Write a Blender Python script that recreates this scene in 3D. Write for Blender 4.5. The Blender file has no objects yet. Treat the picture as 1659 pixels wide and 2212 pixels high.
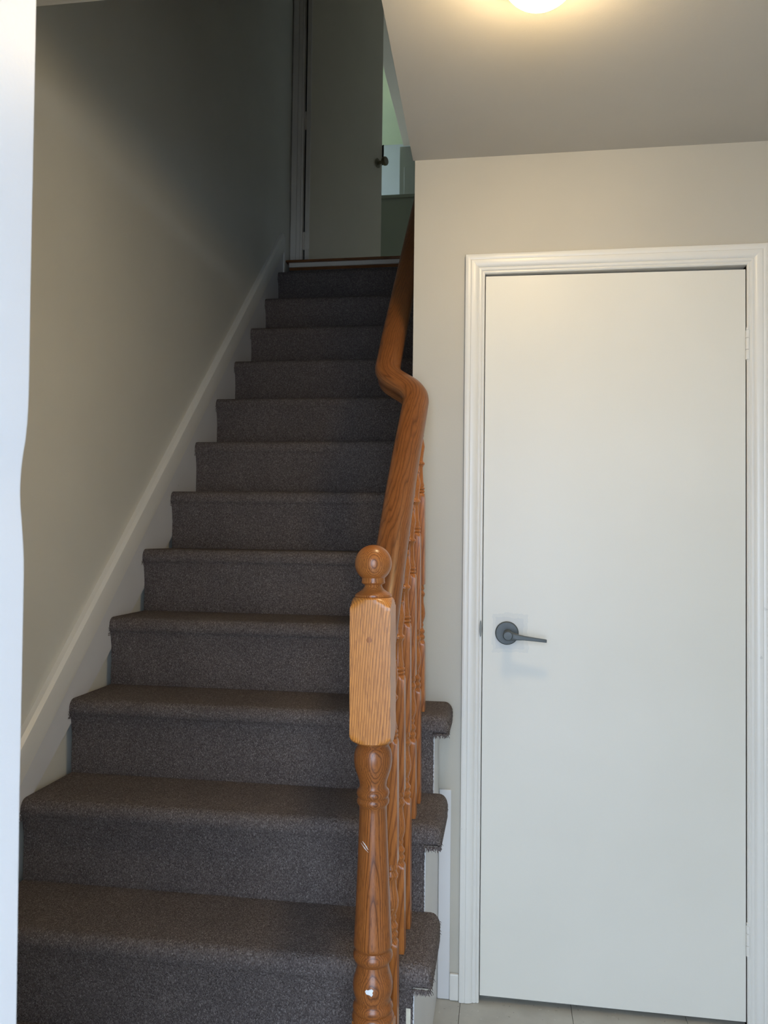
import bpy, bmesh, math, random
import numpy as np
from mathutils import Vector, Matrix
random.seed(7)
S = bpy.context.scene
COL = S.collection

# ------------------------------------------------------------------ camera
CAM = (0.26564, -2.31147, 1.29837)
YAW, PITCH, ROLL, FPX = 0.148056, 0.029306, 0.0123839, 1743.65
def cam_axes():
    cy, sy, cp, sp = math.cos(YAW), math.sin(YAW), math.cos(PITCH), math.sin(PITCH)
    f = Vector((-sy*cp, cy*cp, sp)); r = Vector((cy, sy, 0)); u = r.cross(f)
    c, s = math.cos(ROLL), math.sin(ROLL)
    return c*r + s*u, -s*r + c*u, f
r_, u_, f_ = cam_axes()
cd = bpy.data.cameras.new('camera'); cam = bpy.data.objects.new('camera', cd); COL.objects.link(cam)
cd.sensor_fit = 'HORIZONTAL'; cd.sensor_width = 36.0; cd.lens = FPX/1659*36.0
cd.clip_start = 0.02; cd.clip_end = 200
cam.matrix_world = Matrix(((r_.x, u_.x, -f_.x, CAM[0]), (r_.y, u_.y, -f_.y, CAM[1]), (r_.z, u_.z, -f_.z, CAM[2]), (0, 0, 0, 1)))
cd.dof.use_dof = True; cd.dof.focus_distance = 2.0; cd.dof.aperture_fstop = 17.0
S.camera = cam

# ------------------------------------------------------------------ world, exposure
S.view_settings.view_transform = 'Standard'
S.view_settings.look = 'None'
S.view_settings.gamma = 1.0
S.view_settings.use_curve_mapping = False
S.view_settings.exposure = 0.0
w = bpy.data.worlds.new('world'); S.world = w; w.use_nodes = True
bg = w.node_tree.nodes['Background']
bg.inputs[0].default_value = (0.61, 0.77, 1.0, 1)      # overcast daylight
bg.inputs[1].default_value = 10.0
LAMP = 95.0                                             # strength of the glass dome
def portal(name, loc, rot, sx, sy):                     # helps the renderer find the sky through an opening
    l = bpy.data.lights.new(name, 'AREA'); l.shape = 'RECTANGLE'; l.size = sx; l.size_y = sy
    l.cycles.is_portal = True
    o = bpy.data.objects.new(name, l); COL.objects.link(o); o.location = loc; o.rotation_euler = rot
portal('doorway_portal', (0.285, -2.78, 1.02), (math.radians(90), 0, 0), 0.91, 2.05)
portal('upper_window_portal', (-3.0, 5.2, 4.3), (0, math.radians(-90), 0), 1.3, 1.3)

# ------------------------------------------------------------------ helpers
def nodes_of(name):
    m = bpy.data.materials.new(name); m.use_nodes = True
    nt = m.node_tree; return m, nt, nt.nodes, nt.links, nt.nodes['Principled BSDF']
def noise(N, L, vec, scale, detail=2.0, rough=0.5):
    n = N.new('ShaderNodeTexNoise'); n.inputs['Scale'].default_value = scale
    n.inputs['Detail'].default_value = detail; n.inputs['Roughness'].default_value = rough
    L.new(vec, n.inputs['Vector']); return n.outputs['Fac']
def ramp(N, L, fac, stops):
    n = N.new('ShaderNodeValToRGB'); e = n.color_ramp.elements
    while len(e) < len(stops): e.new(0.5)
    for i, (p, c) in enumerate(stops): e[i].position = p; e[i].color = (*c, 1)
    L.new(fac, n.inputs[0]); return n.outputs[0]
def bump(N, L, b, h, strength, dist):
    n = N.new('ShaderNodeBump'); n.inputs['Strength'].default_value = strength; n.inputs['Distance'].default_value = dist
    L.new(h, n.inputs['Height']); L.new(n.outputs[0], b.inputs['Normal'])
def math_n(N, L, op, a, b_=None, c=None):
    n = N.new('ShaderNodeMath'); n.operation = op
    for i, v in enumerate((a, b_, c)):
        if v is None: continue
        if isinstance(v, (int, float)): n.inputs[i].default_value = v
        else: L.new(v, n.inputs[i])
    return n.outputs[0]
def mixc(N, L, fac, a, b_, mode='MIX'):
    n = N.new('ShaderNodeMix'); n.data_type = 'RGBA'; n.blend_type = mode
    for i, v in ((0, fac), (6, a), (7, b_)):
        if isinstance(v, (int, float)): n.inputs[i].default_value = v
        elif isinstance(v, tuple): n.inputs[i].default_value = (*v, 1)
        else: L.new(v, n.inputs[i])
    return n.outputs[2]
def geo_pos(N):
    return N.new('ShaderNodeNewGeometry').outputs['Position']

def paint(name, col, rough=0.6, var=0.04, bumpd=0.0006, scuff=0.0):
    m, nt, N, L, b = nodes_of(name)
    p = geo_pos(N)
    f = noise(N, L, p, 2.2, 3)
    lo = tuple(c*(1-var) for c in col); hi = tuple(min(1, c*(1+var)) for c in col)
    c = ramp(N, L, f, [(0.3, lo), (0.7, hi)])
    if scuff:
        s = noise(N, L, p, 38, 2, 0.6)
        s2 = math_n(N, L, 'GREATER_THAN', s, 0.765)
        c = mixc(N, L, math_n(N, L, 'MULTIPLY', s2, scuff), c, tuple(x*0.35 for x in col))
    L.new(c, b.inputs['Base Color']); b.inputs['Roughness'].default_value = rough
    bump(N, L, b, noise(N, L, p, 260, 3), 0.25, bumpd)
    return m
M = {}
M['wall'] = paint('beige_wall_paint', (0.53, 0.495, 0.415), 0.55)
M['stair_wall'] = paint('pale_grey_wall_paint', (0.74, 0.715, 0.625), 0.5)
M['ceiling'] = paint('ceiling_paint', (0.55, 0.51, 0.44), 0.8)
M['trim'] = paint('white_gloss_trim', (0.78, 0.755, 0.69), 0.32, 0.03, 0.0004, 0.25)
M['stringer'] = paint('white_stringer_paint', (0.72, 0.71, 0.70), 0.45, 0.05, 0.0005, 0.5)
M['jamb'] = paint('white_jamb_paint', (0.86, 0.87, 0.90), 0.4, 0.02)
M['upper_wall'] = paint('upper_wall_paint', (0.66, 0.57, 0.42), 0.6)
M['upper_trim'] = paint('upper_trim_paint', (0.80, 0.74, 0.64), 0.45)
M['room_ceiling'] = paint('grass_bounce_ceiling_paint', (0.52, 0.58, 0.33), 0.8)  # green of light bounced off grass, put into the ceiling colour
M['room_wall'] = paint('room_wall_paint', (0.66, 0.68, 0.66), 0.7)
M['half_wall'] = paint('shaded_grey_green_paint', (0.22, 0.22, 0.165), 0.6)  # half wall faces shadow; that shade is put into this dark colour
M['return_wall'] = paint('muted_grey_paint', (0.36, 0.36, 0.30), 0.6)
M['stoop'] = paint('stoop_concrete', (0.36, 0.35, 0.34), 0.9, 0.15, 0.002)

def door_paint():
    m, nt, N, L, b = nodes_of('white_door_paint')
    p = geo_pos(N)
    c = ramp(N, L, noise(N, L, p, 1.7, 3), [(0.3, (0.75, 0.72, 0.63)), (0.7, (0.80, 0.77, 0.68))])
    # scuffs
    s = math_n(N, L, 'GREATER_THAN', noise(N, L, p, 26, 2, 0.6), 0.775)
    c = mixc(N, L, math_n(N, L, 'MULTIPLY', s, 0.30), c, (0.35, 0.33, 0.30))
    # unpainted ghost of an older lock plate around the lever
    sep = N.new('ShaderNodeSeparateXYZ'); L.new(p, sep.inputs[0])
    wob = noise(N, L, p, 45, 2)
    dx = math_n(N, L, 'ABSOLUTE', math_n(N, L, 'SUBTRACT', sep.outputs[0], 0.284))
    dz = math_n(N, L, 'ABSOLUTE', math_n(N, L, 'SUBTRACT', sep.outputs[2], 1.028))
    d = math_n(N, L, 'MAXIMUM', dx, math_n(N, L, 'MULTIPLY', dz, 0.92))
    d = math_n(N, L, 'ADD', d, math_n(N, L, 'MULTIPLY', math_n(N, L, 'SUBTRACT', wob, 0.5), 0.022))
    k = math_n(N, L, 'LESS_THAN', d, 0.050)
    c = mixc(N, L, math_n(N, L, 'MULTIPLY', k, 0.55), c, (0.66, 0.655, 0.60))
    k2 = math_n(N, L, 'LESS_THAN', d, 0.040)
    c = mixc(N, L, math_n(N, L, 'MULTIPLY', k2, 0.5), c, (0.60, 0.60, 0.57))
    L.new(c, b.inputs['Base Color']); b.inputs['Roughness'].default_value = 0.42
    bump(N, L, b, noise(N, L, p, 180, 3), 0.2, 0.0005)
    return m
M['door'] = door_paint()

def carpet():
    m, nt, N, L, b = nodes_of('charcoal_loop_carpet')
    p = geo_pos(N)
    mpc = N.new('ShaderNodeMapping'); mpc.inputs['Scale'].default_value = (1.5, 0.9, 0.8); L.new(p, mpc.inputs['Vector'])
    v = N.new('ShaderNodeTexVoronoi'); v.inputs['Scale'].default_value = 420; L.new(mpc.outputs[0], v.inputs['Vector'])
    sp = N.new('ShaderNodeSeparateColor'); L.new(v.outputs['Color'], sp.inputs[0])
    c = ramp(N, L, sp.outputs[0], [(0.0, (0.098, 0.079, 0.071)), (0.4, (0.165, 0.135, 0.123)), (0.75, (0.215, 0.180, 0.164)),
                                   (0.92, (0.26, 0.222, 0.205)), (1.0, (0.38, 0.33, 0.30))])
    big = ramp(N, L, noise(N, L, p, 5, 4), [(0.3, (0.82, 0.82, 0.84)), (0.7, (1.0, 1.0, 1.0))])
    c = mixc(N, L, 1.0, c, big, 'MULTIPLY')
    L.new(c, b.inputs['Base Color']); b.inputs['Roughness'].default_value = 0.95
    b.inputs['Specular IOR Level'].default_value = 0.15
    b.inputs['Sheen Weight'].default_value = 0.0; b.inputs['Sheen Roughness'].default_value = 0.5
    h = math_n(N, L, 'ADD', math_n(N, L, 'MULTIPLY', v.outputs['Distance'], -0.6), noise(N, L, p, 160, 3))
    bump(N, L, b, h, 0.8, 0.006)
    return m
M['carpet'] = carpet()

def oak(name, freq=150.0, tilt=0.02, light=(0.60, 0.245, 0.075), dark=(0.235, 0.078, 0.020), cx=0.01, cy=0.10, scratches=0.3, wave=0.012):
    """Growth rings about an axis behind the face, in the coordinates stored on the mesh as 'grain'."""
    m, nt, N, L, b = nodes_of(name)
    a = N.new('ShaderNodeAttribute'); a.attribute_name = 'grain'
    sep = N.new('ShaderNodeSeparateXYZ'); L.new(a.outputs['Vector'], sep.inputs[0])
    X, Y, Z = sep.outputs
    mp = N.new('ShaderNodeMapping'); mp.inputs['Scale'].default_value = (22, 22, 3.2); L.new(a.outputs['Vector'], mp.inputs['Vector'])
    n1 = noise(N, L, mp.outputs[0], 1.0, 2)
    dx = math_n(N, L, 'SUBTRACT', X, math_n(N, L, 'MULTIPLY_ADD', Z, tilt, cx))
    dy = math_n(N, L, 'SUBTRACT', Y, math_n(N, L, 'MULTIPLY_ADD', Z, tilt*0.7, cy))
    r = math_n(N, L, 'SQRT', math_n(N, L, 'ADD', math_n(N, L, 'MULTIPLY', dx, dx), math_n(N, L, 'MULTIPLY', dy, dy)))
    r = math_n(N, L, 'ADD', r, math_n(N, L, 'MULTIPLY', n1, wave))
    fr = math_n(N, L, 'FRACT', math_n(N, L, 'MULTIPLY', r, freq))
    mid = tuple(0.66*l+0.34*d for l, d in zip(light, dark))
    dark0 = dark; dark = tuple(0.10*l+0.90*d for l, d in zip(light, dark))
    c = ramp(N, L, fr, [(0.0, dark), (0.16, mid), (0.42, light), (0.78, tuple(x*0.94 for x in light)), (0.93, mid), (1.0, dark)])
    # open pores, stretched along the grain
    mp2 = N.new('ShaderNodeMapping'); mp2.inputs['Scale'].default_value = (900, 900, 32); L.new(a.outputs['Vector'], mp2.inputs['Vector'])
    pores = noise(N, L, mp2.outputs[0], 1.0, 1)
    pm = math_n(N, L, 'GREATER_THAN', pores, 0.60)
    c = mixc(N, L, math_n(N, L, 'MULTIPLY', pm, 0.55), c, dark0)
    tone = ramp(N, L, noise(N, L, a.outputs['Vector'], 9, 2), [(0.3, (0.84, 0.82, 0.80)), (0.7, (1.0, 1.0, 1.0))])
    c = mixc(N, L, 1.0, c, tone, 'MULTIPLY')
    if scratches:
        mp3 = N.new('ShaderNodeMapping'); mp3.inputs['Scale'].default_value = (95, 95, 60); mp3.inputs['Rotation'].default_value = (0.4, 0.6, 0.3)
        L.new(a.outputs['Vector'], mp3.inputs['Vector'])
        ch = math_n(N, L, 'GREATER_THAN', noise(N, L, mp3.outputs[0], 1.0, 1), 0.835)
        c = mixc(N, L, math_n(N, L, 'MULTIPLY', ch, scratches), c, (0.75, 0.55, 0.38))
    L.new(c, b.inputs['Base Color']); b.inputs['Roughness'].default_value = 0.30
    b.inputs['Coat Weight'].default_value = 0.15; b.inputs['Coat Roughness'].default_value = 0.15; b.inputs['Specular IOR Level'].default_value = 0.35
    bump(N, L, b, pores, 0.12, 0.0006)
    return m
M['oak_turned'] = oak('honey_oak_turned', 300, 0.03, (0.34, 0.112, 0.026), (0.095, 0.026, 0.006), 0.006, -0.085, 0.3, 0.016)
M['oak_block'] = oak('honey_oak_block', 260, 0.05, (0.72, 0.285, 0.062), (0.24, 0.070, 0.014), 0.11, 0.05, 0.2, 0.010)
M['oak_ball'] = oak('honey_oak_ball', 330, 0.0, (0.45, 0.155, 0.036), (0.12, 0.032, 0.007), 0.014, -0.060, 0.2, 0.006)
M['oak_rail'] = oak('honey_oak_rail', 420, 0.020, (0.27, 0.100, 0.031), (0.115, 0.039, 0.013), 0.012, 0.06, 0.3, 0.016)
M['oak_baluster'] = oak('honey_oak_baluster', 260, 0.04, (0.54, 0.19, 0.044), (0.20, 0.058, 0.014), 0.03, 0.06, 0.3, 0.012)
M['oak_nosing'] = oak('dull_oak_nosing', 120, 0.04, (0.28, 0.115, 0.04), (0.14, 0.05, 0.018), 0.03, 0.06, 0)

def flat(name, col, rough=0.5, metal=0.0):
    m, nt, N, L, b = nodes_of(name)
    p = geo_pos(N)
    c = ramp(N, L, noise(N, L, p, 60, 3), [(0.3, tuple(x*0.9 for x in col)), (0.7, tuple(x*1.1 for x in col))])
    L.new(c, b.inputs['Base Color']); b.inputs['Roughness'].default_value = rough; b.inputs['Metallic'].default_value = metal
    return m
M['lever'] = flat('charcoal_lever_metal', (0.075, 0.088, 0.088), 0.42, 0.0)
M['knob'] = flat('aged_brass_knob', (0.20, 0.17, 0.11), 0.35, 0.8)
M['latch'] = flat('dull_latch_metal', (0.12, 0.11, 0.09), 0.4, 0.6)
M['dark_gap'] = flat('dark_recess', (0.03, 0.028, 0.022), 0.9)  # near-black; in the door gaps it stands in for shade
M['plaster'] = flat('raw_board_edge', (0.80, 0.74, 0.58), 0.9)
M['chip'] = flat('white_paint_chip', (0.80, 0.80, 0.80), 0.6)
M['lamp_base'] = flat('lamp_base_brass', (0.65, 0.50, 0.25), 0.3, 0.7)

def vinyl():
    m, nt, N, L, b = nodes_of('speckled_vinyl_tile')
    p = geo_pos(N)
    c = ramp(N, L, noise(N, L, p, 14, 4), [(0.3, (0.40, 0.38, 0.33)), (0.7, (0.48, 0.46, 0.40))])
    s = math_n(N, L, 'GREATER_THAN', noise(N, L, p, 75, 2, 0.6), 0.70)
    c = mixc(N, L, math_n(N, L, 'MULTIPLY', s, 0.55), c, (0.13, 0.11, 0.09))
    s2 = math_n(N, L, 'GREATER_THAN', noise(N, L, p, 55, 2, 0.5), 0.70)
    c = mixc(N, L, math_n(N, L, 'MULTIPLY', s2, 0.4), c, (0.62, 0.60, 0.55))
    L.new(c, b.inputs['Base Color']); b.inputs['Roughness'].default_value = 0.35
    return m
M['vinyl'] = vinyl()

def glow():
    m, nt, N, L, b = nodes_of('lit_patterned_glass')
    p = geo_pos(N)
    f = noise(N, L, p, 42, 2)
    c = ramp(N, L, f, [(0.30, (0.016, 0.013, 0.003)), (0.335, (1.0, 0.77, 0.43)), (0.70, (1.0, 0.74, 0.40))])
    L.new(c, b.inputs['Emission Color']); b.inputs['Emission Strength'].default_value = LAMP
    b.inputs['Base Color'].default_value = (0.9, 0.85, 0.7, 1); b.inputs['Roughness'].default_value = 0.2
    return m
M['glow'] = glow()

def link(name, me, mat, parent=None, smooth=None):
    if mat is not None: me.materials.append(M[mat] if isinstance(mat, str) else mat)
    if smooth is not None:
        me.polygons.foreach_set('use_smooth', [True]*len(me.polygons))
        me.set_sharp_from_angle(angle=math.radians(smooth))
    o = bpy.data.objects.new(name, me); COL.objects.link(o)
    if parent is not None: o.parent = parent
    return o
def obj(name, bm, mat, parent=None, smooth=None, grain=None):
    bmesh.ops.recalc_face_normals(bm, faces=bm.faces)
    me = bpy.data.meshes.new(name); bm.to_mesh(me); bm.free()
    if grain is not None:
        n = len(me.vertices); co = np.empty(n*3, np.float32); me.vertices.foreach_get('co', co)
        g = grain(co.reshape(n, 3)).astype(np.float32)
        me.attributes.new('grain', 'FLOAT_VECTOR', 'POINT').data.foreach_set('vector', g.ravel())
    return link(name, me, mat, parent, smooth)
def add_box(bm, x0, x1, y0, y1, z0, z1, bev=0.0, seg=2, pick=None):
    vs = [bm.verts.new((x, y, z)) for x in (x0, x1) for y in (y0, y1) for z in (z0, z1)]
    F = [(0, 1, 3, 2), (4, 6, 7, 5), (0, 4, 5, 1), (2, 3, 7, 6), (0, 2, 6, 4), (1, 5, 7, 3)]
    fs = [bm.faces.new([vs[i] for i in f]) for f in F]
    if bev:
        es = list({e for f in fs for e in f.edges})
        if pick: es = [e for e in es if pick((e.verts[0].co + e.verts[1].co)/2)]
        bmesh.ops.bevel(bm, geom=es, offset=bev, segments=seg, profile=0.5, affect='EDGES')
    return bm
def box(*a, **k): return add_box(bmesh.new(), *a, **k)
def add_prism(bm, poly, axis, a0, a1):
    """poly in the two other axes (in x,y,z order), extruded along axis."""
    def pt(p, a):
        q = list(p); q.insert(axis, a); return q
    A = [bm.verts.new(pt(p, a0)) for p in poly]; B = [bm.verts.new(pt(p, a1)) for p in poly]
    n = len(poly)
    bm.faces.new(A); bm.faces.new(B[::-1])
    for i in range(n): bm.faces.new([A[i], A[(i+1) % n], B[(i+1) % n], B[i]])
    return bm
def lathe_bm(prof, seg=48, hw=None):
    """prof: (z, R) list; hw clips the section to a square of that half width."""
    bm = bmesh.new(); rows = []
    for z, R in prof:
        row = []
        for i in range(seg):
            t = 2*math.pi*i/seg; c, s = math.cos(t), math.sin(t)
            r = R if hw is None else min(R, hw/max(abs(c), abs(s)))
            row.append(bm.verts.new((r*c, r*s, z)))
        rows.append(row)
    for a, b in zip(rows, rows[1:]):
        for i in range(seg): bm.faces.new([a[i], a[(i+1) % seg], b[(i+1) % seg], b[i]])
    bm.faces.new(rows[0][::-1]); bm.faces.new(rows[-1])
    return bm
def fine(prof, step=0.02):
    out = [prof[0]]
    for (z0, r0), (z1, r1) in zip(prof, prof[1:]):
        n = max(1, int(abs(z1-z0)/step))
        for k in range(1, n+1): out.append((z0+(z1-z0)*k/n, r0+(r1-r0)*k/n))
    return out
def catmull(P, n):
    P = [Vector(p) for p in P]; P = [2*P[0]-P[1]] + P + [2*P[-1]-P[-2]]; out = []
    for i in range(1, len(P)-2):
        for k in range(n):
            t = k/n; a, b, c, d = P[i-1:i+3]
            out.append(0.5*((2*b)+(c-a)*t+(2*a-5*b+4*c-d)*t*t+(3*b-a-3*c+d)*t**3))
    out.append(P[-2]); return out
def empty(name, loc=(0, 0, 0)):
    o = bpy.data.objects.new(name, None); COL.objects.link(o); o.location = loc; o.empty_display_size = 0.1; return o
def thing(o, label, cat, group=None):
    o['label'] = label; o['category'] = cat
    if group: o['group'] = group
    return o
def struct(o): o['kind'] = 'structure'; return o

# ------------------------------------------------------------------ dimensions
WS, Y0, RUN, RISE = 0.934, -1.05804, 0.221612, 0.207256
HC, LAND = 2.3935, 2.830
LW = -0.955                      # face of the left wall
yr = lambda n: Y0 + n*RUN        # riser n
zt = lambda n: n*RISE            # tread n
FRONT_IN, FRONT_OUT = -2.62, -2.80
UP = 5.42                        # upper ceiling

# ------------------------------------------------------------------ shell
# floor: twelve-inch vinyl tiles, each a piece
fl = struct(obj('floor', box(-1.1, 1.45, FRONT_OUT, 0.1, -0.12, -0.004), 'dark_gap'))
T = 0.3043
for i in range(-5, 3):
    for j in range(10):
        x0 = 0.459 + i*T; y1 = 0.332 - j*T
        a, b_ = max(x0, LW), min(x0+T, 1.3); c, d = max(y1-T, FRONT_IN), min(y1, 0.079 if 0.1 < x0 < 0.9 else 0.0)
        if b_-a < 0.01 or d-c < 0.01: continue
        obj('tile', box(a+0.0006, b_-0.0006, c+0.0006, d-0.0006, -0.004, 0.0, bev=0.0004, seg=1), 'vinyl', fl)
# left wall of the stairwell, all the way up
struct(obj('wall_left', box(LW-0.12, LW, FRONT_OUT, 2.30, -0.1, UP+0.1), 'stair_wall'))
struct(obj('light_seal_floor', box(-1.1, 0.2, 0.1, 2.3, -0.12, -0.02), 'dark_gap'))  # unseen, added to stop sky light leaking in under the stairs
struct(obj('light_seal_wall', box(LW, 0.1, 2.121, 2.2, -0.1, LAND-0.001), 'stair_wall'))  # unseen, added to stop sky light leaking in below the landing
# wall with the closet door
DX, DW, DH = 0.2058, 0.7101, 2.0465
bm = bmesh.new()
add_box(bm, 0.0, DX, 0.0, 0.08, 0, HC+0.05); add_box(bm, DX+DW, 1.42, 0.0, 0.08, 0, HC+0.05)
add_box(bm, DX, DX+DW, 0.0, 0.08, DH+0.012, HC+0.05)
wb = struct(obj('wall_back', bm, 'wall'))
struct(obj('closet_shade_panel', box(0.1, 1.3, 0.08, 0.12, -0.1, HC+0.05), 'dark_gap'))  # added dark sheet: closet shade as colour, keeps sky out of the gaps
# wall to the right of the flight, above and behind the door wall
struct(obj('wall_stair_right', box(0.0, 0.1, 0.081, 2.12, 0.0, HC+0.05), 'wall'))
struct(obj('wall_stairwell_right', box(0.0, 0.1, -0.775, 2.12, HC+0.055, UP+0.1), 'stair_wall'))
struct(obj('wall_right', box(1.30, 1.42, FRONT_OUT, -0.001, -0.1, HC+0.05), 'wall'))
# foyer ceiling with the stairwell cut out of it
poly = [(LW, FRONT_IN), (1.3, FRONT_IN), (1.3, 0.0), (-0.006, 0.0), (0.0105, -0.785), (LW, -0.785)]
struct(obj('ceiling_foyer', add_prism(bmesh.new(), poly, 2, HC, HC+0.05), 'ceiling'))
struct(obj('wall_bulkhead', box(LW, 0.1, -0.90, -0.787, HC+0.052, UP+0.1), 'stair_wall'))
struct(obj('ceiling_stairwell', box(LW-0.1, 0.1, -0.90, 2.25, UP+0.1, UP+0.2), 'jamb'))
# front wall with the entrance opening behind the photographer
OX0, OX1, OH = -0.17, 0.74, 2.06
bm = bmesh.new()
add_box(bm, LW, OX0-0.03, FRONT_OUT+0.01, FRONT_IN, 0, HC+0.05); add_box(bm, OX1+0.03, 1.3, FRONT_OUT+0.01, FRONT_IN, 0, HC+0.05)
add_box(bm, OX0-0.03, OX1+0.03, FRONT_OUT+0.01, FRONT_IN, OH, HC+0.05)
struct(obj('wall_front', bm, 'wall'))
bm = bmesh.new()
add_box(bm, OX0-0.08, OX0, FRONT_OUT-0.02, FRONT_IN+0.015, 0, OH+0.08); add_box(bm, OX1, OX1+0.08, FRONT_OUT-0.02, FRONT_IN+0.015, 0, OH+0.08)
add_box(bm, OX0, OX1, FRONT_OUT-0.02, FRONT_IN+0.015, OH, OH+0.08)
struct(obj('trim_entrance', bm, 'jamb'))
# entrance door standing open into the hall: its free edge is the white strip at the left, dented at the lock
ed = [(0.008, -0.1085), (0.50, -0.1108), (0.908, -0.1134), (1.094, -0.1158), (1.2045, -0.1164), (1.240, -0.1166), (1.2602, -0.1168), (1.275, -0.1171), (1.2862, -0.1179), (1.297, -0.1189), (1.3086, -0.1201),
      (1.318, -0.1212), (1.3273, -0.1218), (1.338, -0.1219), (1.3498, -0.1213), (1.361, -0.1200), (1.3724, -0.1182), (1.386, -0.1171), (1.400, -0.1166), (1.42, -0.1165), (1.5047, -0.1174), (1.6194, -0.1180), (1.7353, -0.1187), (2.04, -0.1200)]
d3 = struct(empty('door_3', (OX0+0.02, FRONT_IN+0.02, 0)))
bm = bmesh.new()
poly = [(-0.160, 0.008)] + [(x, z) for z, x in ed] + [(-0.160, 2.04)]
add_prism(bm, poly, 1, -1.800, -1.710)
o = obj('door_edge', bm, 'jamb', d3, 30); o.matrix_parent_inverse = Matrix.Translation((-(OX0+0.02), -(FRONT_IN+0.02), 0))
o = obj('door_leaf', add_prism(bmesh.new(), [(-0.163, FRONT_IN+0.03), (-0.163, -1.801), (-0.1185, -1.801), (-0.1185, FRONT_IN+0.03)], 2, 0.008, 2.04), 'jamb', d3)
o.matrix_parent_inverse = Matrix.Translation((-(OX0+0.02), -(FRONT_IN+0.02), 0))
struct(obj('floor_stoop', box(-4, 4, -8.0, FRONT_OUT-0.001, -0.25, -0.02), 'stoop'))

# ------------------------------------------------------------------ closet door, casing, hardware
dr = struct(empty('door_1', (DX, 0, 0)))
def part(name, bm, mat, parent, smooth=None, grain=None):
    o = obj(name, bm, mat, parent, smooth, grain)
    o.matrix_parent_inverse = Matrix.Translation(-Vector(parent.matrix_world.translation if parent.parent is None else parent.matrix_world.translation))
    return o
bpy.context.view_layer.update()
# leaf hangs a little low on the hinge side of its top edge
bm = bmesh.new()
add_prism(bm, [(DX+0.0022, 0.017), (DX+DW-0.0018, 0.013), (DX+DW-0.0018, DH-0.006), (DX+0.0022, DH-0.001)], 1, 0.002, 0.037)
part('door_leaf', bm, 'door', dr)
# moulded casing, profile (across, proud) swept mitred round the opening
cprof = [(0, 0), (0, 0.007), (0.003, 0.0095), (0.006, 0.0095), (0.0075, 0.0075), (0.011, 0.0105), (0.015, 0.011), (0.018, 0.0095),
         (0.020, 0.0125), (0.026, 0.0155), (0.033, 0.0165), (0.038, 0.0165), (0.040, 0.0150), (0.044, 0.0165), (0.050, 0.0170), (0.0545, 0.016), (0.056, 0.013), (0.056, 0)]
def casing_side(sx, x_in, z_top, z_top_in):
    bm = bmesh.new(); rows = []
    for a, p in cprof:
        x = x_in + sx*a
        rows.append((bm.verts.new((x, -p, 0.001)), bm.verts.new((x, -p, z_top_in + a))))
    n = len(rows)
    for i in range(n):
        a, b = rows[i], rows[(i+1) % n]; bm.faces.new([a[0], b[0], b[1], a[1]])
    bm.faces.new([r[0] for r in rows]); bm.faces.new([r[1] for r in rows][::-1])
    return bm
ZI = DH + 0.004
for nm, sx, xi in (('left_casing', -1, DX), ('right_casing', 1, DX+DW)):
    part('casing', casing_side(sx, xi, 0, ZI), 'trim', dr, 30)
bm = bmesh.new(); rows = []
for a, p in cprof:
    rows.append((bm.verts.new((DX-a, -p, ZI+a)), bm.verts.new((DX+DW+a, -p, ZI+a))))
for i in range(len(rows)):
    a, b = rows[i], rows[(i+1) % len(rows)]; bm.faces.new([a[0], b[0], b[1], a[1]])
bm.faces.new([r[0] for r in rows]); bm.faces.new([r[1] for r in rows][::-1])
part('casing', bm, 'trim', dr, 30)
# jamb lining behind the leaf
bm = bmesh.new()
add_box(bm, DX-0.02, DX, 0.0005, 0.079, 0.001, ZI+0.02); add_box(bm, DX+DW, DX+DW+0.02, 0.0005, 0.079, 0.001, ZI+0.02)
add_box(bm, DX, DX+DW, 0.0005, 0.079, ZI, ZI+0.02); add_box(bm, DX, DX+0.03, 0.045, 0.079, 0.001, ZI); add_box(bm, DX, DX+DW, 0.045, 0.079, ZI-0.03, ZI)
part('jamb_lining', bm, 'trim', dr)
# strike plate on the jamb edge
bm = lathe_bm([(0.0, 0.0230), (0.0012, 0.0225)], 24)
for v in bm.verts:
    v.co = Vector((DX-0.0035+ (v.co.x*0.16), -0.0145-v.co.z, 1.040+v.co.y))
part('strike_plate', bm, 'latch', dr, 40)
# painted hinges: knuckle in three barrels with pins
for zc in (1.8325, 0.2325):
    hx = DX+DW+0.001
    bm = bmesh.new()
    def barrel(z0, z1, r):
        b2 = lathe_bm([(z0, r*0.75), (z0+0.0012, r), (z1-0.0012, r), (z1, r*0.75)], 16)
        me = bpy.data.meshes.new('t'); b2.to_mesh(me); b2.free()
        for v in me.vertices: v.co.x += hx+0.001; v.co.y += -0.0055
        bm.from_mesh(me); bpy.data.meshes.remove(me)
    for z0, z1 in ((-0.043, -0.016), (-0.0155, 0.0165), (0.017, 0.038)): barrel(zc+z0, zc+z1, 0.0056)
    barrel(zc+0.038, zc+0.046, 0.0045); barrel(zc-0.047, zc-0.043, 0.0035)
    add_box(bm, hx-0.001, hx+0.003, -0.004, 0.03, zc-0.043, zc+0.038)
    part('hinge', bm, 'trim', dr, 40)
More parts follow.
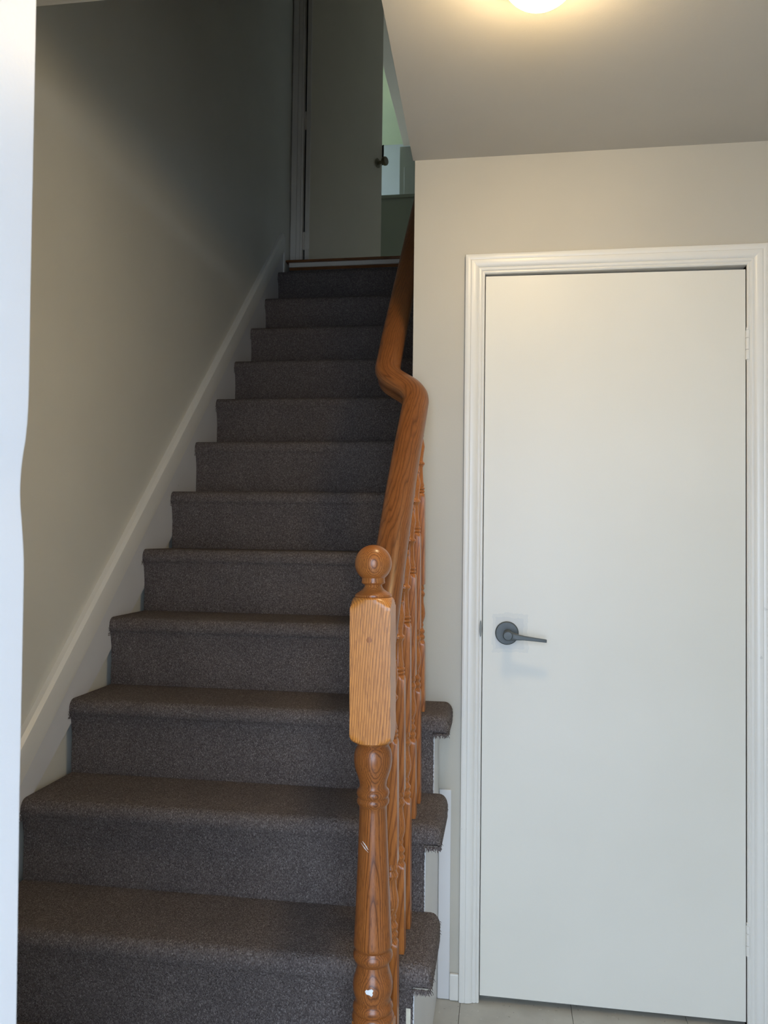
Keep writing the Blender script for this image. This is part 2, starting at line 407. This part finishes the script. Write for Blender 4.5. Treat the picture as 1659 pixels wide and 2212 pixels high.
# lever handle: round rose, neck, lever bar
bm = lathe_bm([(0, 0.0325), (0.004, 0.0330), (0.0065, 0.0325), (0.0085, 0.0300), (0.009, 0.0)], 48)
for v in bm.verts: v.co = Vector((0.2755+v.co.x, 0.0015-v.co.z, 1.0285+v.co.y))
rose = part('lever_rose', bm, 'lever', dr, 35)
bm = lathe_bm([(0.008, 0.0125), (0.038, 0.0115), (0.044, 0.0135), (0.060, 0.0135), (0.0625, 0.011), (0.063, 0.0)], 32)
for v in bm.verts: v.co = Vector((0.2780+v.co.x, 0.0-v.co.z, 1.0275+v.co.y))
bar = []
for t, hh, th in ((0.0, 0.0128, 0.0075), (0.012, 0.0115, 0.0075), (0.026, 0.0080, 0.007), (0.045, 0.0058, 0.006), (0.07, 0.0050, 0.0055), (0.103, 0.0042, 0.005), (0.106, 0.0036, 0.0044)):
    cx, cz, cy = 0.2780+t*0.992, 1.0265-t*0.105, -0.052
    bar.append([bm.verts.new((cx, cy+s*th, cz+q*hh)) for s, q in ((-1, -0.7), (-0.7, -1), (0.7, -1), (1, -0.7), (1, 0.7), (0.7, 1), (-0.7, 1), (-1, 0.7))])
for a, b in zip(bar, bar[1:]):
    for i in range(8): bm.faces.new([a[i], a[(i+1) % 8], b[(i+1) % 8], b[i]])
bm.faces.new(bar[0]); bm.faces.new(bar[-1])
part('lever_handle', bm, 'lever', dr, 35)
# short baseboard stub, wall board beside the stair
struct(obj('baseboard_back', box(0.124, 0.1493, -0.011, 0.0, 0.001, 0.074, bev=0.003), 'trim'))
struct(obj('trim_2', box(0.0900, 0.1236, -0.006, 0.0, 0.001, 0.583, bev=0.0015, seg=1), 'stringer'))

# ------------------------------------------------------------------ staircase
st = empty('staircase', (-0.43, -0.84, 0))
bpy.context.view_layer.update()
thing(st, 'straight flight of stairs covered in dark charcoal loop carpet', 'staircase')
XR, XN = 0.0850, 0.126           # right edge of the carpet on a riser / on a nosing (open part of the flight)
for n in range(1, 14):
    open_ = n <= 4
    xr = XR if open_ else -0.001
    xn = XN if open_ else -0.001
    bm = bmesh.new()
    jit = 0.0
    ynose = yr(n)-0.020; yb = yr(n+1)+0.004; z1 = zt(n); z0 = z1-0.052
    eps = 1e-4
    def pk(xlim, yback, right):
        def f(c):
            front_top = abs(c.y-ynose) < eps and abs(c.z-z1) < eps
            front_bot = abs(c.y-ynose) < eps and abs(c.z-z0) < eps
            rr = right and abs(c.x-xlim) < eps and not abs(c.z-z0) < eps
            return front_top or front_bot or rr
        return f
    if n == 4:
        add_box(bm, -WS, 0.0-0.001, ynose, yb, z0, z1, bev=0.0235, seg=6, pick=pk(0, yb, False))
        add_box(bm, -0.001, xn, ynose, -0.0015, z0, z1, bev=0.0235, seg=6, pick=pk(xn, -0.0015, True))
    else:
        add_box(bm, -WS, xn, ynose, yb, z0, z1, bev=0.0235, seg=6, pick=pk(xn, yb, open_))
    add_box(bm, -WS, xr, yr(n), yr(n)+0.03, zt(n-1)+0.0005, z1-0.03)
    add_prism(bm, [(yr(n)+0.001, z0-0.065), (yr(n)-0.004, z0-0.030), (ynose+0.011, z0-0.006), (ynose+0.0055, z0+0.010), (ynose+0.012, z0+0.018), (yr(n)+0.002, z0+0.018)], 0, -WS, xr)
    part('carpet_step', bm, 'carpet', st, 50)
# top riser: carpet, bare wood batten, white batten, wood nosing
part('carpet_step', box(-WS, -0.001, yr(14)-0.004, yr(14)+0.02, zt(13)+0.0005, 2.7755), 'carpet', st)
gx = lambda co: np.stack([co[:, 2], co[:, 1], co[:, 0]], 1)
part('bare_batten', box(-WS-0.003, -0.001, yr(14)-0.002, yr(14)+0.02, 2.7755, 2.7925), 'oak_nosing', st, None, gx)
part('white_riser_strip', box(-WS-0.004, -0.001, yr(14)-0.012, yr(14)+0.02, 2.7925, 2.8165, bev=0.0015, seg=1), 'upper_trim', st)
part('landing_nosing', box(LW+0.001, -0.001, yr(14)-0.026, 2.115, 2.8170, LAND, bev=0.005, seg=3), 'oak_nosing', st, 40, gx)
# hidden carcass under the carpet
bm = bmesh.new()
for n in range(1, 14):
    add_box(bm, -WS, (XR-0.012 if n <= 4 else -0.002), yr(n)+0.031, (yr(n+1)+0.029 if n != 4 else yr(5)+0.029) if n > 4 else min(yr(n+1)+0.029, -0.002), zt(n)-0.45 if n > 2 else 0.001, zt(n)-0.054)
part('carcass', bm, 'stringer', st)
# white closed side of the open steps
bm = bmesh.new()
for n in range(1, 5):
    add_box(bm, XR-0.010, XR+0.0030, yr(n)+0.006, min(yr(n+1)+0.006, -0.001), 0.001, zt(n)-0.049)
part('side_panel', bm, 'stringer', st)
# raw board edges showing below the lowest visible step
part('raw_board_edge', box(XR-0.013, XR-0.0035, yr(2)-0.002, yr(2)+0.004, 0.21, 0.353), 'plaster', st)
# skirt board on the wall side and its cap
low = lambda y: 0.6646 + 0.9352*(y+0.422)
bm = bmesh.new()
ya, yb = -1.15, 1.905
add_prism(bm, [(ya, max(0.0, low(ya)-0.45)), (ya, low(ya)+0.02), (yb, low(yb)+0.02), (yb, low(yb)-0.45)], 0, LW+0.0005, -WS-0.0005)
part('skirt_board', bm, 'stringer', st)
bm = bmesh.new()
lo_, hi_ = (lambda y: low(y)), (lambda y: low(y)+0.098)
A = []
for y in (ya, yb):
    A.append([bm.verts.new((x, y, z)) for x, z in ((LW+0.0005, lo_(y)), (-WS+0.006, lo_(y)), (-WS+0.008, lo_(y)+0.004), (-WS+0.008, hi_(y)-0.03), (-WS+0.004, hi_(y)-0.012), (-WS-0.006, hi_(y)-0.002), (LW+0.0005, hi_(y)))])
n = len(A[0])
for i in range(n): bm.faces.new([A[0][i], A[0][(i+1) % n], A[1][(i+1) % n], A[1][i]])
bm.faces.new(A[0]); bm.faces.new(A[1])
part('skirt_cap', bm, 'trim', st, 30)
part('skirt_end', add_prism(bmesh.new(), [(1.905, 2.70), (1.905, 2.915), (1.918, 2.925), (1.93, 2.84), (1.93, 2.72)], 0, LW+0.0005, -WS+0.006), 'trim', st)
# frayed yarn at the cut carpet edges
bm = bmesh.new()
def strand(p, d, ln, r=0.0007):
    d = Vector(d).normalized(); a = d.orthogonal().normalized(); b = d.cross(a); prev = None
    p = Vector(p)
    for k in range(4):
        t = k/3; rr = r*(1-0.6*t); q = p + d*ln*t + Vector((0, 0, -0.3*ln*t*t)) + a*0.15*ln*math.sin(3*t)
        row = [bm.verts.new(q + a*rr*math.cos(x)+b*rr*math.sin(x)) for x in (0, 2.1, 4.2)]
        if prev:
            for i in range(3): bm.faces.new([prev[i], prev[(i+1) % 3], row[(i+1) % 3], row[i]])
        prev = row
for n in range(2, 5):
    for _ in range(90):                                     # under the wrapped nosing, thick short tufts
        t = random.random()
        x = XN-0.003-0.036*random.random() if t < 0.6 else XN-0.003
        y = yr(n)-0.022 + random.random()*(0.004 if t < 0.6 else 0.05)
        strand((x, y, zt(n)-0.046), (random.uniform(-.5, .7), random.uniform(-.7, .4), random.uniform(-1, -.3)), random.uniform(0.003, 0.011), random.uniform(0.0010, 0.0022))
    for _ in range(160):                                    # along the tread end
        y = random.uniform(yr(n)-0.02, min(yr(n+1), -0.004))
        strand((XN-0.002, y, zt(n)-random.uniform(0.016, 0.047)), (1, random.uniform(-.8, .8), random.uniform(-.9, .5)), random.uniform(0.0015, 0.0045), 0.0011)
    for _ in range(120):
        strand((XR-0.001, yr(n)+0.001, random.uniform(zt(n-1), zt(n)-0.05)), (0.8, -0.5, random.uniform(-.6, .6)), random.uniform(0.0015, 0.004), 0.0011)
for n in range(2, 14):
    for _ in range(60):                                     # cut edge against the skirt
        strand((-WS+0.001, yr(n)-0.001-0.022*random.random(), random.uniform(zt(n)-0.055, zt(n)-0.03)), (-0.2, -1, random.uniform(-.6, .6)), random.uniform(0.002, 0.006))
        strand((-WS+0.001, yr(n), random.uniform(zt(n-1), zt(n)-0.05)), (-0.3, -1, random.uniform(-.6, .6)), random.uniform(0.0015, 0.004))
fy = part('frayed_yarn', bm, 'carpet', st); fy['kind'] = 'stuff'

# ------------------------------------------------------------------ balustrade
LEAN = -0.0118
bal = empty('balustrade', (0.0385, -0.8175, zt(1)))
bpy.context.view_layer.update()
thing(bal, 'honey oak balustrade with ball-topped newel on the open side of the carpeted stairs', 'balustrade')
def stand(o, x, y, z):           # position a piece modelled about its own axis, leaning as in the photo
    o.rotation_euler = (0, LEAN, 0)
    o.location = (x, y, z)
def rail_z(y): return 1.300 + 0.97*(y+0.45)
NX, NY = 0.0362, -0.8175         # newel at z=0 for its lean: x(z)=NX0 + LEAN*z
NX0 = 0.0385
newel = empty('newel_post', (0, 0, 0)); newel.parent = bal
newel.location = (0, 0, 0)
newel.rotation_euler = (0, LEAN, 0)
newel.location = (NX0 + LEAN*zt(1) - 0.0385, 0, 0)
zb = zt(1)
def npart(name, prof, mat, hw=None, seg=64, sm=35, off=(0, 0, 0)):
    pr = [(z-zb, r) for z, r in fine(prof)]
    o = obj(name, lathe_bm(pr, seg, hw), mat, newel, sm, lambda co: co + np.array(off))
    return o
HWN = 0.0375
npart('base_block', [(zb+0.0005, 0.0562), (0.396, 0.0562), (0.402, 0.047), (0.406, 0.039), (0.408, 0.034)], 'oak_block', HWN, off=(0.1, 0.03, 0))
npart('turned_shaft', [(0.406, 0.034), (0.411, 0.0372), (0.417, 0.0388), (0.423, 0.037), (0.426, 0.0335), (0.429, 0.0352), (0.434, 0.0372), (0.440, 0.0358), (0.445, 0.0322), (0.450, 0.0322), (0.457, 0.0345), (0.466, 0.0364), (0.476, 0.0370),
      (0.486, 0.0355), (0.496, 0.0325), (0.505, 0.0302), (0.513, 0.0292), (0.517, 0.0325), (0.522, 0.0358), (0.527, 0.0368), (0.532, 0.0360), (0.536, 0.0330), (0.539, 0.0318), (0.542, 0.0335), (0.5445, 0.0352), (0.549, 0.0356), (0.56, 0.0349), (0.60, 0.0327), (0.70, 0.0285), (0.76, 0.0265), (0.790, 0.0254), (0.798, 0.0256),
      (0.8005, 0.0272), (0.804, 0.0296), (0.808, 0.0302), (0.812, 0.0292), (0.8145, 0.0276), (0.817, 0.0290), (0.822, 0.0306), (0.827, 0.0296), (0.831, 0.0262), (0.835, 0.0248), (0.842, 0.0254), (0.850, 0.0278), (0.860, 0.0312), (0.870, 0.0340), (0.882, 0.0356), (0.892, 0.0352), (0.900, 0.0336), (0.906, 0.0308), (0.909, 0.0288), (0.912, 0.0300), (0.916, 0.0318), (0.920, 0.0345)], 'oak_turned', off=(0, 0, 0))
npart('square_block', [(0.9150, 0.0330), (0.9185, 0.0395), (0.9225, 0.0455), (0.927, 0.050), (0.932, 0.0535), (0.937, 0.0562), (1.05, 0.0562), (1.160, 0.0562), (1.166, 0.0530), (1.172, 0.0480), (1.177, 0.0425), (1.181, 0.0385), (1.1835, 0.0350)], 'oak_block', HWN, off=(0, 0, 0))
R = 0.0346; zc = 1.2465
ball = [(1.1825, 0.0330), (1.1855, 0.0345), (1.1885, 0.0340), (1.1905, 0.0315), (1.194, 0.0262), (1.198, 0.0205), (1.202, 0.0172), (1.2055, 0.0160), (1.2075, 0.0170), (1.2085, 0.0205), (1.2105, 0.0222), (1.2135, 0.0215)]
ball += [(zc + R*math.sin(math.radians(a)), R*math.cos(math.radians(a))) for a in list(range(-52, 90, 6))+[89.5]]
npart('ball_finial', ball, 'oak_ball', off=(0, 0, -zc+zb+0.4))
# dowel plug on the block, white chip and scratches on the shaft
def chip_mesh(pts, y, thick=0.0004):
    return add_prism(bmesh.new(), [(x, z-zb) for x, z in pts], 1, y, y+thick)
def on_shaft(pts, Rf):           # follow the round surface
    bm = bmesh.new(); vs = []
    cx = sum(p[0] for p in pts)/len(pts); cz = sum(p[1] for p in pts)/len(pts)
    for lift in (0.0007, -0.001):
        vs.append([bm.verts.new((x, -math.sqrt(max(1e-8, Rf(z)**2-x*x))-lift, z-zb)) for x, z in pts])
    n = len(pts); bm.faces.new(vs[0]); bm.faces.new(vs[1][::-1])
    for i in range(n): bm.faces.new([vs[0][i], vs[0][(i+1) % n], vs[1][(i+1) % n], vs[1][i]])
    return bm
o = obj('paint_chip', on_shaft([(-0.0085, 0.478), (-0.0060, 0.4735), (0.0005, 0.4725), (0.0035, 0.4700), (0.0060, 0.4735), (0.0050, 0.4765), (0.0068, 0.4805), (0.0035, 0.4835), (-0.0035, 0.4805), (-0.0060, 0.4815)], lambda z: 0.0368), 'chip', newel); o['label'] = 'white paint chip'
for k, (x0, z0, x1, z1) in enumerate(((-0.019, 0.736, -0.004, 0.722), (-0.016, 0.740, -0.006, 0.731), (-0.010, 0.7335, -0.004, 0.7265))):
    o = obj('scratch', on_shaft([(x0, z0), ((x0+x1)/2, (z0+z1)/2-0.0009), (x1, z1), ((x0+x1)/2, (z0+z1)/2+0.0009)], lambda z: 0.0278), 'chip', newel); o['label'] = 'pale scratch'
bm = lathe_bm([(0, 0.0052), (0.0007, 0.0050), (0.0008, 0.0)], 20)
for v in bm.verts: v.co = Vector((-0.0015+v.co.x, -HWN-v.co.z+0.0002, 1.108-zb+v.co.y))
obj('dowel_plug', bm, 'oak_ball', newel, 35, lambda co: co+np.array((0.02, 0.0, 0.3)))

# balusters: bottom block, vase, middle block, upper turning
def baluster(y, tread, stretch, idx):
    z0 = zt(tread); H = rail_z(y) - 0.018 - z0; e = stretch
    p_lo = [(0.0005, 0.024), (0.176+e, 0.024), (0.181+e, 0.0205), (0.184+e, 0.0175), (0.186+e, 0.0150)]
    p_t = [(0.186+e, 0.0150), (0.190+e, 0.0128), (0.1935+e, 0.0152), (0.199+e, 0.0160), (0.203+e, 0.0132), (0.206+e, 0.0128), (0.209+e, 0.0150), (0.214+e, 0.0156), (0.218+e, 0.0130), (0.224+e, 0.0100), (0.2285+e, 0.0122), (0.232+e, 0.0120), (0.235+e, 0.0105),
           (0.243+e, 0.0135), (0.252+e, 0.0160), (0.262+e, 0.0168), (0.274+e, 0.0156), (0.290+e, 0.0128), (0.304+e, 0.0122), (0.309+e, 0.0152), (0.314+e, 0.0162), (0.319+e, 0.0135), (0.323+e, 0.0122), (0.327+e, 0.0146), (0.332+e, 0.0138), (0.336+e, 0.0130), (0.339+e, 0.0134)]
    p_m = [(0.339+e, 0.0134), (0.3391+e, 0.0226), (0.575+e, 0.0226), (0.5805+e, 0.0190), (0.584+e, 0.0158)]
    p_u = [(0.584+e, 0.0158), (0.586+e, 0.0132), (0.589+e, 0.0158), (0.592+e, 0.0158), (0.594+e, 0.0130), (0.597+e, 0.0158), (0.600+e, 0.0158), (0.602+e, 0.0132), (0.606+e, 0.0146), (0.618+e, 0.0118), (0.655+e, 0.0105), (0.661+e, 0.0130), (0.664+e, 0.0156), (0.668+e, 0.0156),
           (0.671+e, 0.0122), (0.676+e, 0.0110), (0.690+e, 0.0126), (0.712+e, 0.0160), (0.730+e, 0.0128), (0.737+e, 0.0112), (0.742+e, 0.0140), (0.747+e, 0.0118), (0.80+e, 0.0115), (1.0+e, 0.011)]
    HB = 0.0158
    bm = bmesh.new()
    def add(pr, hw):
        pr = [q for q in fine(pr, 0.03)]
        cut = []
        for q in pr:
            if q[0] <= H: cut.append(q)
            else:
                a = cut[-1]; t = (H-a[0])/(q[0]-a[0]); cut.append((H, a[1]+t*(q[1]-a[1]))); break
        b2 = lathe_bm(cut, 24, hw); me = bpy.data.meshes.new('t'); b2.to_mesh(me); b2.free(); bm.from_mesh(me); bpy.data.meshes.remove(me)
    add(p_lo, HB); add(p_t, None); add(p_m, HB); add(p_u, None)
    o = obj('baluster', bm, 'oak_baluster', bal, 35, lambda co: co + np.array((0.013*idx % 0.07, 0.01*idx % 0.05, 0.37*idx)))
    x = 0.0528 + LEAN*z0
    o.rotation_euler = (0, LEAN, 0); o.location = Vector((x, y, z0)) - Vector(bal.location)
for i, (y, t, s) in enumerate(((-0.690, 1, 0.10), (-0.577, 2, 0.0), (-0.466, 2, 0.10), (-0.355, 3, 0.0), (-0.244, 3, 0.10), (-0.133, 4, 0.0))):
    baluster(y, t, s, i)
# handrail: one sweep from the newel, S-bend round the wall corner, on up the stairwell wall
RX = 0.0125
corners = [Vector(p) for p in ((RX+0.003, NY+HWN-0.002, rail_z(NY+HWN)), (RX, -0.30, rail_z(-0.30)), (RX+0.011, -0.079, 1.690), (-0.0715, -0.036, 1.752), (-0.070, 0.10, 1.897), (-0.070, 1.86, 3.552))]
trims = [0, 0.10, 0.048, 0.040, 0.04, 0]
path = [corners[0]]
for k in range(1, len(corners)-1):
    p, a, b = corners[k], (corners[k-1]-corners[k]).normalized(), (corners[k+1]-corners[k]).normalized()
    q0, q1 = p + a*trims[k], p + b*trims[k]
    while (q0-path[-1]).length > 0.12: path.append(path[-1] + (q0-path[-1]).normalized()*0.10)
    for i in range(13):
        t = i/12; path.append((1-t)**2*q0 + 2*t*(1-t)*p + t*t*q1)
while (corners[-1]-path[-1]).length > 0.12: path.append(path[-1] + (corners[-1]-path[-1]).normalized()*0.10)
path.append(corners[-1])
pro = []                          # (side, up): flat base, bulged sides, crowned top
for sx, uz in ((0.021, -0.030), (0.026, -0.027), (0.0275, -0.020), (0.0255, -0.012), (0.0285, -0.004), (0.0320, 0.006), (0.0315, 0.014), (0.0270, 0.022), (0.0180, 0.0275), (0.0085, 0.0298)):
    pro.append((sx*1.13, uz*1.08))
pro = pro + [(-x, z) for x, z in pro[::-1]]
bm = bmesh.new(); rows = []; G = []; s = 0.0
for i, p in enumerate(path):
    t = (path[min(i+1, len(path)-1)] - path[max(i-1, 0)]).normalized()
    side = t.cross(Vector((0, -0.695, 0.719))); side.normalize(); up = side.cross(t)   # bend lies in the plane of the flight
    if i: s += (p-path[i-1]).length
    row = []
    for a, b in pro:
        row.append(bm.verts.new(p + side*a + up*b - Vector(bal.location))); G.append((a, -b, s))
    rows.append(row)
n = len(pro)
for a, b in zip(rows, rows[1:]):
    for i in range(n): bm.faces.new([a[i], a[(i+1) % n], b[(i+1) % n], b[i]])
bm.faces.new(rows[0]); bm.faces.new(rows[-1][::-1])
hr = obj('handrail', bm, 'oak_rail', bal, 40, lambda co: np.array(G))

# ------------------------------------------------------------------ ceiling lamp
lp = empty('ceiling_light', (0.3245, -0.795, HC)); thing(lp, 'lit glass dome lamp fixed to the foyer ceiling', 'ceiling light')
obj('lamp_base', lathe_bm([(-0.0225, 0.088), (-0.021, 0.100), (-0.004, 0.104), (-0.0005, 0.100)], 48), 'lamp_base', lp, 35)
prof = [(-0.088*math.sin(math.radians(a)) - 0.004, 0.080*math.cos(math.radians(a))**0.9 if a < 89 else 0.001) for a in range(6, 90, 6)] + [(-0.0925, 0.0006)]
dome = obj('glass_dome', lathe_bm(prof[::-1], 48), 'glow', lp, 60)

# ------------------------------------------------------------------ top of the stairs
YD = 2.10
bm = bmesh.new()
add_box(bm, LW+0.001, -0.0005, 2.121, 2.20, 4.90, UP+0.1)
add_box(bm, LW+0.001, -0.885, 2.121, 2.20, LAND, 4.90); add_box(bm, -0.05, -0.0005, 2.121, 2.20, LAND, 4.90)
struct(obj('wall_upper_doorway', bm, 'upper_wall'))
d2 = struct(empty('door_2', (-0.8815, 2.135, LAND))); bpy.context.view_layer.update()
bm = bmesh.new()                  # casing with two flutes, standing on the landing
for x0, x1, p in ((-0.9500, -0.9185, 0.020), (-0.9185, -0.9125, 0.011), (-0.9125, -0.8955, 0.020), (-0.8955, -0.8870, 0.010)):
    add_box(bm, x0, x1, 2.120-p, 2.1205, LAND+0.0005, 4.95)
part('casing', bm, 'upper_trim', d2)
part('jamb', box(-0.8870, -0.8840, 2.1105, 2.20, LAND+0.0005, 4.9), 'upper_trim', d2)
ang = math.atan2(0.90, 0.42)
ux = Vector((0.4226, 0.9063, 0)); nx = Vector((0.9063, -0.4226, 0))
Bk = Vector((-0.8750, 2.134, 0))
def leaf(bm, a0, a1, n0, n1, z0, z1):
    vs = [bm.verts.new(Bk + ux*a + nx*n_ + Vector((0, 0, z))) for a in (a0, a1) for n_ in (n0, n1) for z in (z0, z1)]
    for f in [(0, 1, 3, 2), (4, 6, 7, 5), (0, 4, 5, 1), (2, 3, 7, 6), (0, 2, 6, 4), (1, 5, 7, 3)]: bm.faces.new([vs[i] for i in f])
    return bm
part('gap_shade_block', box(-0.8865, -0.8720, 2.143, 2.199, LAND+0.001, 4.9), 'dark_gap', d2)  # added dark block: hinge gap's shade as colour, hides the lit room
part('door_leaf', leaf(bmesh.new(), 0.004, 0.735, 0.0, 0.030, LAND+0.012, 4.86), 'upper_wall', d2)
part('edge_lipping', leaf(bmesh.new(), 0.0, 0.0038, 0.0, 0.030, LAND+0.012, 4.86), 'upper_trim', d2)
part('latch_plate', leaf(bmesh.new(), 0.739, 0.742, 0.012, 0.040, 3.70, 3.83), 'dark_gap', d2)
for zc in (2.974, 3.672, 4.55):
    bm = leaf(bmesh.new(), -0.0015, 0.001, 0.001, 0.034, zc-0.05, zc+0.05)
    leaf(bm, -0.010, 0.0, -0.012, 0.004, zc-0.05, zc+0.05)
    part('hinge', bm, 'upper_trim', d2)
bm = lathe_bm([(0, 0.029), (0.005, 0.030), (0.009, 0.024), (0.012, 0.012), (0.034, 0.0105), (0.040, 0.018), (0.048, 0.0265), (0.060, 0.0285), (0.068, 0.025), (0.071, 0.012), (0.0715, 0.0)], 32)
rot = nx.to_track_quat('Z', 'Y').to_matrix()
for v in bm.verts: v.co = rot @ v.co + Bk + ux*0.685 + nx*0.030 + Vector((0, 0, 3.690))
part('door_knob', bm, 'knob', d2, 35)
# room beyond the ajar door
struct(obj('floor_upper', box(-3.0, 1.5, 2.121, 6.2, LAND-0.15, LAND-0.012), 'upper_wall'))
struct(obj('ceiling_upper', box(-3.1, 1.6, 2.05, 6.2, UP, UP+0.1), 'room_ceiling'))
struct(obj('ceiling_soffit', box(-0.708, 1.5, 2.21, 5.19, 5.0, UP-0.001), 'upper_wall'))
struct(obj('wall_upper_far', box(-3.1, 1.5, 6.0, 6.1, LAND, UP), 'room_wall'))
bm = bmesh.new()
add_box(bm, -3.1, -3.0, 2.21, 4.55, LAND, UP); add_box(bm, -3.1, -3.0, 5.85, 6.0, LAND, UP)
add_box(bm, -3.1, -3.0, 4.55, 5.85, LAND, 3.65); add_box(bm, -3.1, -3.0, 4.55, 5.85, 4.90, UP)
struct(obj('wall_upper_left', bm, 'room_wall'))
struct(obj('wall_upper_near', box(-3.1, LW-0.125, 2.05, 2.205, LAND, UP), 'room_wall'))
struct(obj('wall_upper_right', box(1.5, 1.6, 2.1, 6.1, LAND, UP), 'room_wall'))
struct(obj('wall_upper_side', box(0.101, 1.5, 2.12, 2.205, LAND, UP), 'room_wall'))
cl = struct(obj('wall_upper_return', box(-0.7445, 0.9, 5.20, 5.30, LAND, 4.999), 'return_wall'))
tr = struct(obj('trim_3', box(-0.700, -0.40, 5.186, 5.199, LAND+0.01, 4.800, bev=0.002, seg=1), 'return_wall'))
hw = struct(obj('wall_half', box(-1.6, 0.6, 4.50, 4.60, LAND-0.01, 4.205), 'half_wall'))
struct(obj('trim_4', box(-1.62, 0.62, 4.485, 4.615, 4.206, 4.234, bev=0.003, seg=1), 'half_wall'))
